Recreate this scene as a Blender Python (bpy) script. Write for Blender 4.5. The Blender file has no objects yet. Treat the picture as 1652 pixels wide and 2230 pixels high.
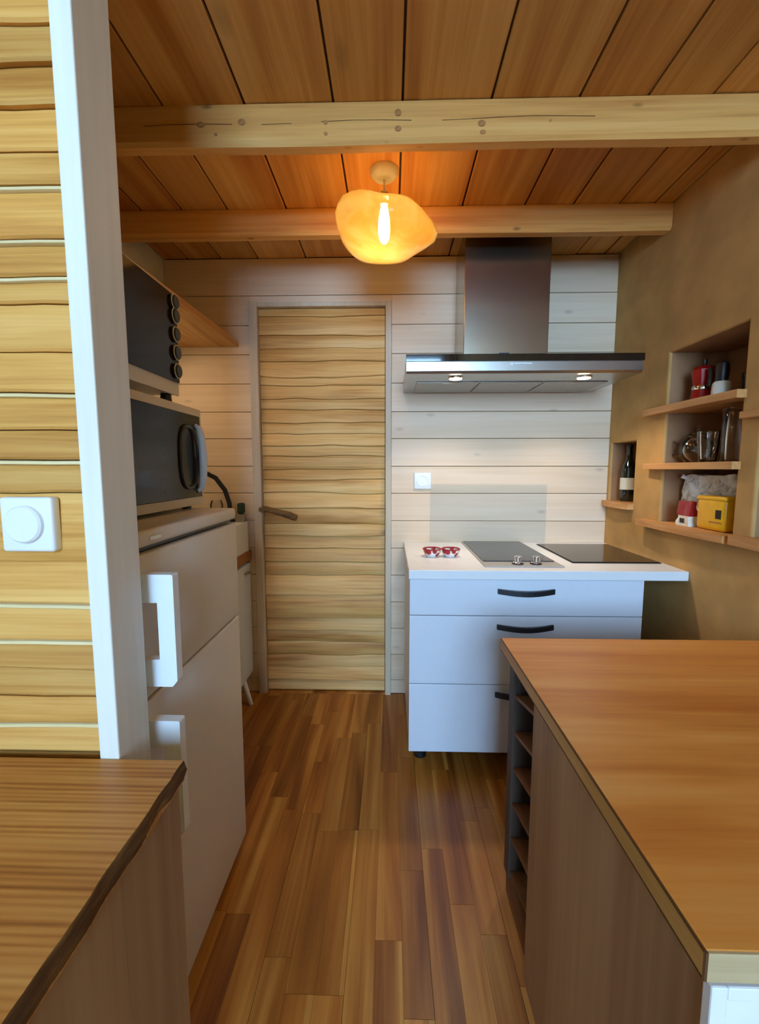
import bpy, bmesh, math, random
from mathutils import Vector, Matrix, noise as mnoise

R = random.Random(7)
scene = bpy.context.scene
C = scene.collection

# ------------------------------------------------------------------ camera
cam_d = bpy.data.cameras.new('camera')
cam_d.sensor_fit = 'HORIZONTAL'; cam_d.sensor_width = 36.0
cam_d.lens = 930.0 / 1652.0 * 36.0
cam_d.clip_start = 0.01
cam = bpy.data.objects.new('camera', cam_d); C.objects.link(cam)
cam.location = (0, 0, 1.27)
cam.rotation_euler = (math.radians(90 - 5.711), 0, math.radians(1.471))
scene.camera = cam

# ------------------------------------------------------------------ world: pale daylight sky
world = bpy.data.worlds.new('sky'); scene.world = world
world.use_nodes = True
bg = world.node_tree.nodes['Background']
bg.inputs['Color'].default_value = (0.39, 0.65, 1.0, 1)
bg.inputs['Strength'].default_value = 28.0

# portal in the glazed door behind the camera (guides the daylight sampling)
pl = bpy.data.lights.new('window_portal', 'AREA'); pl.shape = 'RECTANGLE'
pl.size = 1.9; pl.size_y = 2.4; pl.cycles.is_portal = True
po = bpy.data.objects.new('window_portal', pl); C.objects.link(po)
po.location = (0.0, -4.22, 2.1); po.rotation_euler = (math.radians(90), 0, 0)

vs = scene.view_settings
vs.view_transform = 'Standard'; vs.look = 'None'; vs.gamma = 1.0
vs.use_curve_mapping = False
vs.exposure = 0.27
scene.cycles.use_denoising = True
scene.cycles.max_bounces = 5
scene.cycles.diffuse_bounces = 3
scene.cycles.glossy_bounces = 2
scene.cycles.use_adaptive_sampling = True
scene.cycles.adaptive_threshold = 0.1
scene.cycles.use_light_tree = False
scene.cycles.transparent_max_bounces = 12
scene.cycles.caustics_reflective = False
scene.cycles.caustics_refractive = False
scene.cycles.sample_clamp_indirect = 6.0

# ------------------------------------------------------------------ materials
def lin(v):
    v /= 255.0
    return v / 12.92 if v <= 0.04045 else ((v + 0.055) / 1.055) ** 2.4
def col(r, g, b): return (lin(r), lin(g), lin(b), 1)

class N:
    def __init__(s, name):
        s.m = bpy.data.materials.new(name); s.m.use_nodes = True
        s.t = s.m.node_tree; s.b = s.t.nodes['Principled BSDF']; s.out = s.t.nodes['Material Output']
    def n(s, typ, ins=None, **kw):
        x = s.t.nodes.new(typ)
        for k, v in kw.items(): setattr(x, k, v)
        for k, v in (ins or {}).items():
            if isinstance(v, bpy.types.NodeSocket): s.t.links.new(v, x.inputs[k])
            else: x.inputs[k].default_value = v
        return x
    def l(s, a, b): s.t.links.new(a, b)
    def ramp(s, fac, stops):
        r = s.n('ShaderNodeValToRGB', {'Fac': fac})
        e = r.color_ramp.elements
        while len(e) < len(stops): e.new(0.5)
        for q, (p, c) in zip(e, stops): q.position = p; q.color = c
        return r.outputs['Color']
    def mix(s, fac, a, b, blend='MIX'):
        x = s.n('ShaderNodeMix', data_type='RGBA', blend_type=blend)
        for i, v in ((0, fac), (6, a), (7, b)):
            if isinstance(v, bpy.types.NodeSocket): s.l(v, x.inputs[i])
            else: x.inputs[i].default_value = v
        return x.outputs[2]

def wood(name, dark, mid, light, axis='X', fine=26.0, along=1.6, knots=0.0, rough=0.5, var=0.18, bump=0.12,
         figure=0.0, satvar=0.06, knotc=(95, 60, 30), spec=0.35, finew=0.35, figcross=26.0, kr=(0.04, 0.13)):
    k = N(name)
    oi = k.n('ShaderNodeObjectInfo')
    tc = k.n('ShaderNodeTexCoord')
    off = k.n('ShaderNodeVectorMath', {0: oi.outputs['Random'], 1: (31.0, 17.0, 23.0)}, operation='MULTIPLY')
    p = k.n('ShaderNodeVectorMath', {0: tc.outputs['Object'], 1: off.outputs[0]}, operation='ADD').outputs[0]
    def mp(a, c):
        sc = {'X': (a, c, c), 'Y': (c, a, c), 'Z': (c, c, a)}[axis]
        return k.n('ShaderNodeMapping', {'Vector': p, 'Scale': sc}).outputs[0]
    g1 = k.n('ShaderNodeTexNoise', {'Vector': mp(along * 0.5, fine * 0.28), 'Scale': 1.0, 'Detail': 2.0, 'Roughness': 0.5, 'Distortion': 0.9})
    g2 = k.n('ShaderNodeTexNoise', {'Vector': mp(along * 1.6, fine * 2.6), 'Scale': 1.0, 'Detail': 3.0, 'Roughness': 0.6, 'Distortion': 0.2})
    fac = k.n('ShaderNodeMix', {0: finew, 2: g1.outputs['Fac'], 3: g2.outputs['Fac']}, data_type='FLOAT').outputs[0]
    if figure:
        w = k.n('ShaderNodeTexWave', {'Vector': mp(1.2, figcross), 'Scale': 1.0, 'Distortion': 9.0, 'Detail': 1.0, 'Detail Scale': 0.35},
                wave_type='BANDS', bands_direction={'X': 'Y', 'Y': 'X', 'Z': 'X'}[axis])
        fac = k.n('ShaderNodeMix', {0: figure, 2: fac, 3: w.outputs['Fac']}, data_type='FLOAT').outputs[0]
    c = k.ramp(fac, [(0.33, col(*dark)), (0.5, col(*mid)), (0.68, col(*light))])
    if knots:
        vo = k.n('ShaderNodeTexVoronoi', {'Vector': mp(2.6 * knots, 6.5 * knots), 'Scale': 1.0, 'Randomness': 1.0})
        kf = k.n('ShaderNodeMapRange', {'Value': vo.outputs['Distance'], 'From Min': kr[0], 'From Max': kr[1], 'To Min': 0.75, 'To Max': 0.0})
        c = k.mix(kf.outputs[0], c, col(*knotc))
    vv = k.n('ShaderNodeMapRange', {'Value': oi.outputs['Random'], 'To Min': 1 - var, 'To Max': 1 + var * 0.7})
    hs = k.n('ShaderNodeHueSaturation', {'Color': c, 'Value': vv.outputs[0], 'Saturation': 1.0})
    k.l(hs.outputs[0], k.b.inputs['Base Color'])
    if bump > 0.15:
        bm_ = k.n('ShaderNodeBump', {'Height': g2.outputs['Fac'], 'Strength': bump, 'Distance': 0.004})
        k.l(bm_.outputs[0], k.b.inputs['Normal'])
    k.b.inputs['Roughness'].default_value = rough
    k.b.inputs['Specular IOR Level'].default_value = spec
    return k.m

def plain(name, rgb, rough=0.5, metal=0.0, spec=0.5, mott=0.03, scale=30.0, bump=0.0, coat=0.0):
    k = N(name)
    tc = k.n('ShaderNodeTexCoord')
    no = k.n('ShaderNodeTexNoise', {'Vector': tc.outputs['Object'], 'Scale': scale, 'Detail': 4.0})
    a = tuple(min(1, x * (1 - mott * 2)) for x in col(*rgb)[:3]) + (1,)
    b = tuple(min(1, x * (1 + mott * 2)) for x in col(*rgb)[:3]) + (1,)
    k.l(k.ramp(no.outputs['Fac'], [(0.3, a), (0.7, b)]), k.b.inputs['Base Color'])
    k.b.inputs['Roughness'].default_value = rough; k.b.inputs['Metallic'].default_value = metal
    k.b.inputs['Specular IOR Level'].default_value = spec
    k.b.inputs['Coat Weight'].default_value = coat
    if bump:
        q = k.n('ShaderNodeBump', {'Height': no.outputs['Fac'], 'Strength': bump, 'Distance': 0.01})
        k.l(q.outputs[0], k.b.inputs['Normal'])
    return k.m

def steel(name, rgb=(190, 188, 184), rough=0.28, axis='X'):
    k = N(name)
    tc = k.n('ShaderNodeTexCoord')
    mp = k.n('ShaderNodeMapping', {'Vector': tc.outputs['Object'], 'Scale': (2, 2, 300) if axis == 'X' else (300, 300, 2)})
    no = k.n('ShaderNodeTexNoise', {'Vector': mp.outputs[0], 'Scale': 1.0, 'Detail': 3.0})
    rr = k.n('ShaderNodeMapRange', {'Value': no.outputs['Fac'], 'To Min': rough - 0.02, 'To Max': rough + 0.03})
    k.l(rr.outputs[0], k.b.inputs['Roughness'])
    k.b.inputs['Base Color'].default_value = col(*rgb); k.b.inputs['Metallic'].default_value = 1.0
    return k.m

def clearglass(name, tint=(0.96, 0.98, 0.97), refl=1.0, body=0.0, bodyc=(0.8, 0.8, 0.8)):
    k = N(name)
    tr = k.n('ShaderNodeBsdfTransparent', {'Color': tint + (1,)})
    gl = k.n('ShaderNodeBsdfGlossy', {'Color': (1, 1, 1, 1), 'Roughness': 0.03})
    fr = k.n('ShaderNodeLayerWeight', {'Blend': 0.25})
    f = k.n('ShaderNodeMath', {0: fr.outputs['Fresnel'], 1: refl}, operation='MULTIPLY', use_clamp=True)
    mx = k.n('ShaderNodeMixShader', {0: f.outputs[0], 1: tr.outputs[0], 2: gl.outputs[0]})
    if body:
        df = k.n('ShaderNodeBsdfDiffuse', {'Color': bodyc + (1,)})
        mx = k.n('ShaderNodeMixShader', {0: body, 1: mx.outputs[0], 2: df.outputs[0]})
    k.l(mx.outputs[0], k.out.inputs[0])
    return k.m

def emit(name, rgb, strength):
    k = N(name)
    e = k.n('ShaderNodeEmission', {'Color': rgb + (1,), 'Strength': strength})
    k.l(e.outputs[0], k.out.inputs[0])
    return k.m

M = {}
M['ceil'] = wood('ceiling_pine', (178, 108, 46), (216, 152, 76), (238, 186, 110), 'Y', fine=22, along=1.0, knots=0.6, rough=0.6, var=0.12, knotc=(120, 84, 46), finew=0.3)
M['beam'] = wood('beam_pine', (212, 142, 68), (240, 178, 98), (248, 200, 128), 'X', fine=30, along=1.4, knots=1.7, rough=0.6, var=0.04, knotc=(120, 76, 34), kr=(0.03, 0.10))
M['knot'] = plain('dark_pine_knot', (176, 120, 62), 0.7, mott=0.15, scale=120)
M['white_pine'] = wood('whitewashed_pine', (224, 194, 160), (234, 206, 176), (241, 217, 191), 'X', fine=26, along=1.0, knots=1.1, rough=0.6, var=0.04, knotc=(196, 170, 146), kr=(0.02, 0.09), bump=0.06)
M['door'] = wood('door_larch', (176, 118, 56), (220, 168, 98), (238, 196, 130), 'X', fine=40, along=1.8, knots=0.9, rough=0.55, var=0.16, knotc=(130, 92, 48), bump=0.1)
M['plank'] = wood('partition_larch', (180, 116, 48), (214, 154, 76), (232, 180, 104), 'X', fine=40, along=1.6, knots=0.4, rough=0.55, var=0.2, finew=0.5, knotc=(150, 112, 60), bump=0.1)
M['paleedge'] = wood('pale_edge_wood', (206, 178, 122), (230, 206, 154), (238, 218, 172), 'X', fine=40, rough=0.6, var=0.05)
M['under'] = wood('shadow_gap_wood', (60, 38, 18), (84, 56, 28), (104, 72, 38), 'X', rough=0.8, var=0.05)
M['floor'] = wood('floor_oak', (120, 62, 16), (164, 98, 34), (198, 138, 62), 'Y', fine=38, along=1.6, rough=0.36, var=0.2, finew=0.22, bump=0.05, knots=0.35, knotc=(92, 54, 24), spec=0.45)
M['floorgap'] = plain('floor_joint', (104, 62, 28), 0.7)
M['floorpale'] = wood('pale_floor_oak', (172, 112, 44), (192, 132, 58), (208, 150, 72), 'Y', fine=38, rough=0.36, var=0.08, spec=0.45)
M['isl'] = wood('island_laminate_wood', (200, 116, 44), (222, 146, 66), (232, 166, 90), 'X', fine=20, along=1.5, knots=0.65, rough=0.4, var=0.0, bump=0.03, knotc=(166, 100, 44), kr=(0.02, 0.11), spec=0.4)
M['islend'] = wood('island_end_band', (176, 150, 110), (196, 172, 132), (210, 188, 150), 'X', fine=30, rough=0.5, var=0.0)
M['isledge'] = wood('island_edge_band', (172, 128, 66), (196, 150, 88), (210, 170, 106), 'Y', fine=30, rough=0.5, var=0.0)
M['islline'] = plain('dark_edge_line', (92, 56, 22), 0.6)
M['oak'] = wood('oak_slab', (146, 84, 32), (196, 132, 62), (218, 162, 90), 'X', fine=40, along=1.6, rough=0.42, var=0.0, bump=0.1, figure=0.10, figcross=34.0, finew=0.5, spec=0.4)
M['bark'] = wood('live_edge_bark', (48, 26, 10), (96, 62, 28), (150, 112, 58), 'Y', fine=60, along=9, rough=0.8, var=0.0, bump=0.6)
M['panel'] = wood('brown_side_panel', (140, 104, 72), (166, 128, 92), (182, 146, 108), 'Z', fine=18, along=0.9, rough=0.5, var=0.06, bump=0.04, knots=0.25, knotc=(140, 90, 62))
M['shelf'] = wood('shelf_oak', (168, 108, 56), (206, 146, 86), (226, 172, 112), 'Y', fine=34, along=2.0, rough=0.5, var=0.08)
M['wshelf'] = wood('wall_shelf_pine', (176, 122, 62), (204, 152, 88), (220, 176, 114), 'Y', fine=26, rough=0.5, var=0.0)
M['sinkwood'] = wood('sink_top_wood', (118, 70, 34), (150, 94, 50), (172, 116, 66), 'Y', fine=34, rough=0.45, var=0.0)
M['branch'] = wood('driftwood', (72, 48, 22), (112, 80, 42), (146, 110, 64), 'X', fine=90, along=12, rough=0.7, var=0.0, bump=0.5)
M['rack'] = wood('dark_stained_rack', (52, 40, 34), (74, 60, 52), (92, 76, 66), 'Z', fine=30, rough=0.6, var=0.1)
M['rackshelf'] = wood('rack_shelf', (96, 62, 38), (124, 84, 54), (140, 100, 66), 'Y', fine=30, rough=0.6, var=0.1)
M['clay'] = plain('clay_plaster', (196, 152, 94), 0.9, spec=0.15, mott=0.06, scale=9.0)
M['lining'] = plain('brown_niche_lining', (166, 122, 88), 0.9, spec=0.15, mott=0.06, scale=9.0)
M['plaster'] = plain('white_plaster', (222, 218, 204), 0.85, spec=0.2, mott=0.02, scale=12)
M['post'] = wood('white_painted_post', (222, 216, 204), (234, 229, 218), (242, 238, 230), 'Z', fine=20, rough=0.5, var=0.0, bump=0.04)
M['trimgrey'] = wood('grey_white_door_frame', (192, 172, 146), (208, 188, 162), (220, 202, 178), 'Z', fine=22, rough=0.55, var=0.04, bump=0.04)
M['white'] = plain('white_lacquer', (236, 236, 238), 0.32, mott=0.005)
M['cabwhite'] = plain('white_cabinet_laminate', (220, 223, 232), 0.38, mott=0.005)
M['appl'] = plain('white_enamel', (222, 210, 196), 0.35, mott=0.008)
M['plastic'] = plain('white_plastic', (240, 240, 240), 0.4, mott=0.004)
M['handlewhite'] = plain('white_handle_plastic', (240, 242, 244), 0.35, mott=0.004)
M['satin'] = plain('satin_steel', (176, 172, 168), 0.42, metal=0.25, mott=0.01)
M['palegrey'] = plain('pale_grey_plastic', (206, 210, 218), 0.3, mott=0.01)
M['black'] = plain('black_plastic', (22, 21, 22), 0.4, mott=0.02)
M['darkmetal'] = plain('dark_grey_metal', (52, 52, 58), 0.4, metal=0.6, mott=0.02)
M['blackglass'] = plain('black_glass', (24, 19, 18), 0.06, mott=0.01, spec=0.6, coat=0.5)
M['ovenglass'] = plain('oven_door_glass', (42, 30, 24), 0.10, mott=0.03, spec=0.18)
M['microglass'] = plain('microwave_door_glass', (44, 40, 36), 0.12, mott=0.03, spec=0.2)
M['hobgrey'] = plain('slate_grey_glass', (62, 64, 72), 0.12, mott=0.01, spec=0.6)
M['induct'] = plain('dark_brown_glass', (44, 34, 30), 0.12, mott=0.01, spec=0.5)
M['steel'] = steel('brushed_steel')
M['steelv'] = steel('brushed_steel_dark', (176, 166, 150), 0.20)
M['filter'] = plain('filter_mesh_metal', (170, 168, 164), 0.4, metal=0.8, mott=0.1, scale=240)
M['chrome'] = steel('chrome', (225, 225, 228), 0.12)
M['red'] = plain('red_enamel', (168, 18, 16), 0.22, mott=0.03, coat=0.3)
M['redcup'] = plain('dark_red_ceramic', (150, 28, 34), 0.3, mott=0.05)
M['yellow'] = plain('yellow_tin_paint', (236, 178, 12), 0.35, mott=0.03)
M['ivory'] = plain('ivory_enamel', (232, 230, 214), 0.4, mott=0.02)
M['green'] = plain('dark_green_tin', (30, 46, 26), 0.4, mott=0.05)
M['sponge'] = plain('green_sponge', (44, 66, 48), 0.9, mott=0.1, scale=120, bump=0.3)
M['glass'] = clearglass('clear_glass')
M['jar'] = clearglass('clear_glassware', (0.97, 0.97, 0.96), 1.8)
M['bottle'] = plain('dark_green_bottle_glass', (16, 26, 20), 0.08, mott=0.05, spec=0.7, coat=0.4)
M['splash'] = clearglass('splashback_glass', (0.96, 0.98, 0.99), 0.22, 0.03, (0.72, 0.78, 0.82))
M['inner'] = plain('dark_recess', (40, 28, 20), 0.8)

# bag: silvery crumpled plastic with grey folds
k = N('crumpled_plastic_film')
tc = k.n('ShaderNodeTexCoord')
no = k.n('ShaderNodeTexNoise', {'Vector': tc.outputs['Object'], 'Scale': 22.0, 'Detail': 5.0, 'Distortion': 1.2})
k.l(k.ramp(no.outputs['Fac'], [(0.34, col(150, 152, 146)), (0.46, col(222, 224, 220)), (0.6, col(246, 246, 244))]), k.b.inputs['Base Color'])
k.b.inputs['Roughness'].default_value = 0.22
q = k.n('ShaderNodeBump', {'Height': no.outputs['Fac'], 'Strength': 0.6, 'Distance': 0.02}); k.l(q.outputs[0], k.b.inputs['Normal'])
M['bag'] = k.m
# amber lamp glass: lets light through and glows where the bulb lights it
k = N('amber_blown_glass')
tc = k.n('ShaderNodeTexCoord')
mpn = k.n('ShaderNodeMapping', {'Vector': tc.outputs['Object'], 'Scale': (9, 9, 3)})
no = k.n('ShaderNodeTexNoise', {'Vector': mpn.outputs[0], 'Scale': 1.0, 'Detail': 3.0, 'Distortion': 1.5})
ac = k.ramp(no.outputs['Fac'], [(0.35, (1.0, 0.56, 0.12, 1)), (0.65, (1.0, 0.72, 0.26, 1))])
tl = k.n('ShaderNodeBsdfTranslucent', {'Color': ac})
tr = k.n('ShaderNodeBsdfTransparent', {'Color': (1.0, 0.80, 0.46, 1)})
gl = k.n('ShaderNodeBsdfGlossy', {'Color': (1, 1, 1, 1), 'Roughness': 0.08})
m1 = k.n('ShaderNodeMixShader', {0: 0.55, 1: tl.outputs[0], 2: tr.outputs[0]})
fr = k.n('ShaderNodeLayerWeight', {'Blend': 0.15})
m2 = k.n('ShaderNodeMixShader', {0: fr.outputs['Fresnel'], 1: m1.outputs[0], 2: gl.outputs[0]})
k.l(m2.outputs[0], k.out.inputs[0])
M['amber'] = k.m
M['bulb'] = emit('glowing_bulb', (1.0, 0.70, 0.36), 46.0)
M['strip'] = emit('warm_strip_light', (1.0, 0.80, 0.52), 34.0)
M['hoodlamp'] = emit('lit_hood_lamp', (1.0, 0.86, 0.66), 26.0)
# red and white pattern
k = N('red_white_pattern')
tc = k.n('ShaderNodeTexCoord')
vo = k.n('ShaderNodeTexVoronoi', {'Vector': tc.outputs['Object'], 'Scale': 34.0})
k.l(k.ramp(vo.outputs['Distance'], [(0.40, col(164, 30, 38)), (0.50, col(236, 226, 220))]), k.b.inputs['Base Color'])
k.b.inputs['Roughness'].default_value = 0.35
M['redwhite'] = k.m

# ------------------------------------------------------------------ mesh helpers
def box(bm, x0, x1, y0, y1, z0, z1, bev=0.0, seg=2):
    g = bmesh.ops.create_cube(bm, size=1.0)
    vsx = g['verts']
    for v in vsx:
        v.co = Vector(((x0 + x1) / 2 + v.co.x * (x1 - x0), (y0 + y1) / 2 + v.co.y * (y1 - y0), (z0 + z1) / 2 + v.co.z * (z1 - z0)))
    if bev:
        es = list({e for v in vsx for e in v.link_edges})
        bmesh.ops.bevel(bm, geom=es, offset=bev, segments=seg, profile=0.5, affect='EDGES')
    return bm
def B(*a, **k): return box(bmesh.new(), *a, **k)

def prism(bm, pts, axis, a, b):
    """2-D outline (counter-clockwise or not) extruded along axis from a to b."""
    def P(u, v, w): return {'X': (w, u, v), 'Y': (u, w, v), 'Z': (u, v, w)}[axis]
    A = [bm.verts.new(P(u, v, a)) for u, v in pts]; Bv = [bm.verts.new(P(u, v, b)) for u, v in pts]
    n = len(pts)
    bm.faces.new(A); bm.faces.new(Bv[::-1])
    for i in range(n): bm.faces.new((A[i], Bv[i], Bv[(i + 1) % n], A[(i + 1) % n]))
    bmesh.ops.recalc_face_normals(bm, faces=bm.faces[:])
    return bm

def lathe(bm, prof, cx, cy, z0, n=24, deform=None):
    rings = []
    for r, z in prof:
        if r < 1e-6: rings.append([bm.verts.new((cx, cy, z0 + z))]); continue
        ring = []
        for i in range(n):
            a = 2 * math.pi * i / n
            p = Vector((r * math.cos(a), r * math.sin(a), z))
            if deform: p = deform(p, a)
            ring.append(bm.verts.new((cx + p.x, cy + p.y, z0 + p.z)))
        rings.append(ring)
    for A, Bq in zip(rings, rings[1:]):
        if len(A) == 1 and len(Bq) == 1: continue
        for i in range(n):
            j = (i + 1) % n
            if len(A) == 1: bm.faces.new((A[0], Bq[i], Bq[j]))
            elif len(Bq) == 1: bm.faces.new((A[i], Bq[0], A[j]))
            else: bm.faces.new((A[i], Bq[i], Bq[j], A[j]))
    bmesh.ops.recalc_face_normals(bm, faces=bm.faces[:])
    return bm

def tube(bm, pts, r, n=10, caps=True):
    pts = [Vector(p) for p in pts]; rs = r if isinstance(r, (list, tuple)) else [r] * len(pts)
    rings = []; prev = None
    for i, p in enumerate(pts):
        d = (pts[min(i + 1, len(pts) - 1)] - pts[max(i - 1, 0)]).normalized()
        if prev is None:
            u = d.orthogonal().normalized()
        else:
            u = (prev - d * prev.dot(d)).normalized()
        prev = u; w = d.cross(u)
        rings.append([bm.verts.new(p + (u * math.cos(2 * math.pi * k / n) + w * math.sin(2 * math.pi * k / n)) * rs[i]) for k in range(n)])
    for A, Bq in zip(rings, rings[1:]):
        for i in range(n): bm.faces.new((A[i], A[(i + 1) % n], Bq[(i + 1) % n], Bq[i]))
    if caps: bm.faces.new(rings[0][::-1]); bm.faces.new(rings[-1])
    bmesh.ops.recalc_face_normals(bm, faces=bm.faces[:])
    return bm

WL = {}
def obj(name, bm, mat, parent=None, smooth=False, kind=None, base=False):
    """one bmesh in world coordinates -> one mesh object with its origin at its own centre (or at its base)"""
    lo = Vector([min(v.co[i] for v in bm.verts) for i in range(3)]); hi = Vector([max(v.co[i] for v in bm.verts) for i in range(3)])
    c = (lo + hi) / 2
    if base: c.z = lo.z
    bmesh.ops.translate(bm, verts=bm.verts[:], vec=-c)
    me = bpy.data.meshes.new(name); bm.to_mesh(me); bm.free()
    me.materials.append(M[mat] if isinstance(mat, str) else mat)
    if smooth:
        for p in me.polygons: p.use_smooth = True
        try: me.set_sharp_from_angle(angle=math.radians(40))
        except Exception: pass
    o = bpy.data.objects.new(name, me); C.objects.link(o)
    o.location = c - (WL[parent.name] if parent else Vector((0, 0, 0)))
    if parent: o.parent = parent
    WL[o.name] = c
    if kind: o['kind'] = kind
    return o

def tag(o, label, cat, group=None):
    o['label'] = label; o['category'] = cat
    if group: o['group'] = group
    return o
def thing(name, label, cat, loc, group=None):
    o = bpy.data.objects.new(name, None); C.objects.link(o); o.location = loc; o.empty_display_size = 0.05
    WL[o.name] = Vector(loc)
    return tag(o, label, cat, group)
def struct(name, loc=(0, 0, 0)):
    o = bpy.data.objects.new(name, None); C.objects.link(o); o.location = loc; o['kind'] = 'structure'; o.empty_display_size = 0.05
    WL[o.name] = Vector(loc)
    return o

# room extents
XL, XR, YB, YR, ZC = -1.19, 1.16, 2.32, -4.2, 2.36
YL, ZT = 0.25, 3.75      # front edge of the boarded loft over the kitchen; height of the taller room behind the camera

# ------------------------------------------------------------------ floor: base slab + oak staves
fl = obj('floor', B(XL - .1, XR + .3, YR - .1, YB + .15, -0.06, -0.004), 'floorgap', kind='structure')
SW = 0.072
x = XL; cidx = 0; staves = []
while x < XR - 0.002:
    x1 = min(x + SW, XR)
    y = 0.15 - R.random() * 0.3
    while y < YB:
        L = R.choice([0.28, 0.36, 0.44, 0.52, 0.62]) + R.random() * 0.05
        y1 = min(y + L, YB)
        if y1 - y > 0.03 and y1 > 0.1 and not (x1 < -0.56 and y1 < 1.3): staves.append((x, x1, y, y1, cidx))
        y = y1
    x = x1; cidx += 1
for (a, b, y, y1, ci) in staves:
    ge = 0.0006 if ci % 3 == 0 else 0.0002
    if R.random() < .16:
        w_ = R.uniform(.006, .016); obj('plank', B(b - w_, b - .0002, y + .0004, y1 - .0005, -0.004, 0.0), 'floorpale', fl); b -= w_
    bm = B(a + ge, b - (0.0006 if ci % 3 == 2 else 0.0002), y + .0004, y1 - .0005, -0.004, 0.0)
    obj('plank', bm, 'floor', fl)
# the boards behind the camera, joined
bm = bmesh.new(); x = XL
while x < XR - 0.01:
    x1 = min(x + 0.204, XR); y = YR
    while y < 0.1:
        y1 = min(y + 0.9 + R.random() * 0.5, 0.1)
        box(bm, x + .001, x1 - .001, y + .001, y1 - .001, -0.004, -0.0005); y = y1
    x = x1
o = obj('floor_boards', bm, 'floor', fl, kind='stuff')

# ------------------------------------------------------------------ ceiling: wide boards with dark joints
ce = obj('ceiling', B(XL, XR, YL, YB + .04, ZC + .014, ZC + .09), 'under', kind='structure')
obj('ceiling_upper', B(XL - .1, XR + .3, YR - .1, YB + .15, ZT, ZT + .08), 'ceil', kind='structure')
edges = [XL, -1.06, -0.885, -0.69, -0.442, -0.174, 0.033, 0.297, 0.554, 0.753, 0.94, 1.085, XR]
for i, (a, b) in enumerate(zip(edges, edges[1:])):
    dz = R.uniform(-0.0015, 0.0015)
    obj('plank', B(a + .0034, b - .0034, YL, YB, ZC + dz, ZC + .014, bev=0.002, seg=1), 'ceil', ce)

# ------------------------------------------------------------------ beams
def beam(y0, y1, z0, label, sx):
    bm = bmesh.new()
    n = 14; xs = [XL + 0.002 + (XR - XL - 0.004) * i / n for i in range(n + 1)]
    rings = []
    for i, xx in enumerate(xs):
        w = lambda k: (0.001 if k < 3 else 0.004) * mnoise.noise(Vector((xx * 2.3 + sx, k * 3.1, sx)))
        rings.append([bm.verts.new(p) for p in ((xx, y0 + w(1), ZC - .002), (xx, y0 + w(2), z0 + .012), (xx, y0 + .010 + w(2), z0 + w(3)),
                      (xx, y1 - .010 + w(4), z0 + w(3)), (xx, y1 + w(4), z0 + .012), (xx, y1 + w(5), ZC - .002))])
    for A, Q in zip(rings, rings[1:]):
        for j in range(6): bm.faces.new((A[j], A[(j + 1) % 6], Q[(j + 1) % 6], Q[j]))
    bm.faces.new(rings[0]); bm.faces.new(rings[-1][::-1]); bmesh.ops.recalc_face_normals(bm, faces=bm.faces[:])
    o = obj('ceiling_beam', bm, 'beam'); tag(o, label, 'beam', 'ceiling beams')
    return o
b1 = beam(1.384, 1.436, 2.247, 'thick pale pine ceiling beam with knots, nearer one in front of the lamp', 1.0)
b2 = beam(1.900, 1.956, 2.256, 'farther pale pine ceiling beam, behind the glowing lamp and before the hood', 5.0)
# drying crack along the nearer beam
tube_pts = [(-.75 + .09 * i, 1.3835, 2.303 + .003 * math.sin(i * 1.1) + .0003 * i) for i in range(17)]
bm = bmesh.new()
for (p, q) in zip(tube_pts, tube_pts[1:]):
    if R.random() < .3: continue
    t = .0003 + .0005 * R.random()
    prism(bm, [(p[0], p[2] - t), (q[0], q[2] - t), (q[0], q[2] + t * .5), (p[0], p[2] + t * .5)], 'Y', 1.3826, 1.386)
obj('drying_crack', bm, 'islline', b1)
for kx, kz, kw, kh in ((-.575, 2.304, .013, .008), (-.450, 2.309, .012, .009), (-.197, 2.303, .006, .006), (-.197, 2.272, .006, .005), (.020, 2.326, .010, .010), (.020, 2.282, .010, .008), (.268, 2.292, .012, .009), (.272, 2.268, .009, .006), (-.53, 2.276, .005, .004), (.47, 2.296, .004, .003)):
    bm = bmesh.new(); prism(bm, [(kx + kw * math.cos(a * math.pi / 6), kz + kh * math.sin(a * math.pi / 6)) for a in range(12)], 'Y', 1.3825, 1.388)
    obj('knot', bm, 'knot', b1)

# ------------------------------------------------------------------ back wall of whitewashed boards
wb = obj('wall_back', B(XL - .1, XR + .3, YB + .04, YB + .15, -0.004, ZT), 'under', kind='structure')
rows = [0.0, 0.08, 0.23, 0.382, 0.534, 0.686, 0.838, 0.99, 1.14, 1.286, 1.434, 1.576, 1.724, 1.876, 2.024, 2.174, ZC]
DX0, DX1, DZ = -0.744, 0.004, 2.135     # door opening incl. frame
for a, b in zip(rows, rows[1:]):
    segs = [(XL, XR)] if a >= DZ - .01 else [(XL, DX0), (DX1, XR)]
    if a < DZ - .01 and b > DZ + .005:   # board cut around the frame head
        for s in segs: obj('plank', B(s[0], s[1], YB, YB + .04, a + .0013, b - .0013, bev=.002, seg=1), 'white_pine', wb)
        obj('plank', B(DX0, DX1, YB, YB + .04, DZ, b - .0013, bev=.002, seg=1), 'white_pine', wb)
        continue
    for s in segs: obj('plank', B(s[0], s[1], YB, YB + .04, a + .0013, b - .0013, bev=.002, seg=1), 'white_pine', wb)

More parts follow.
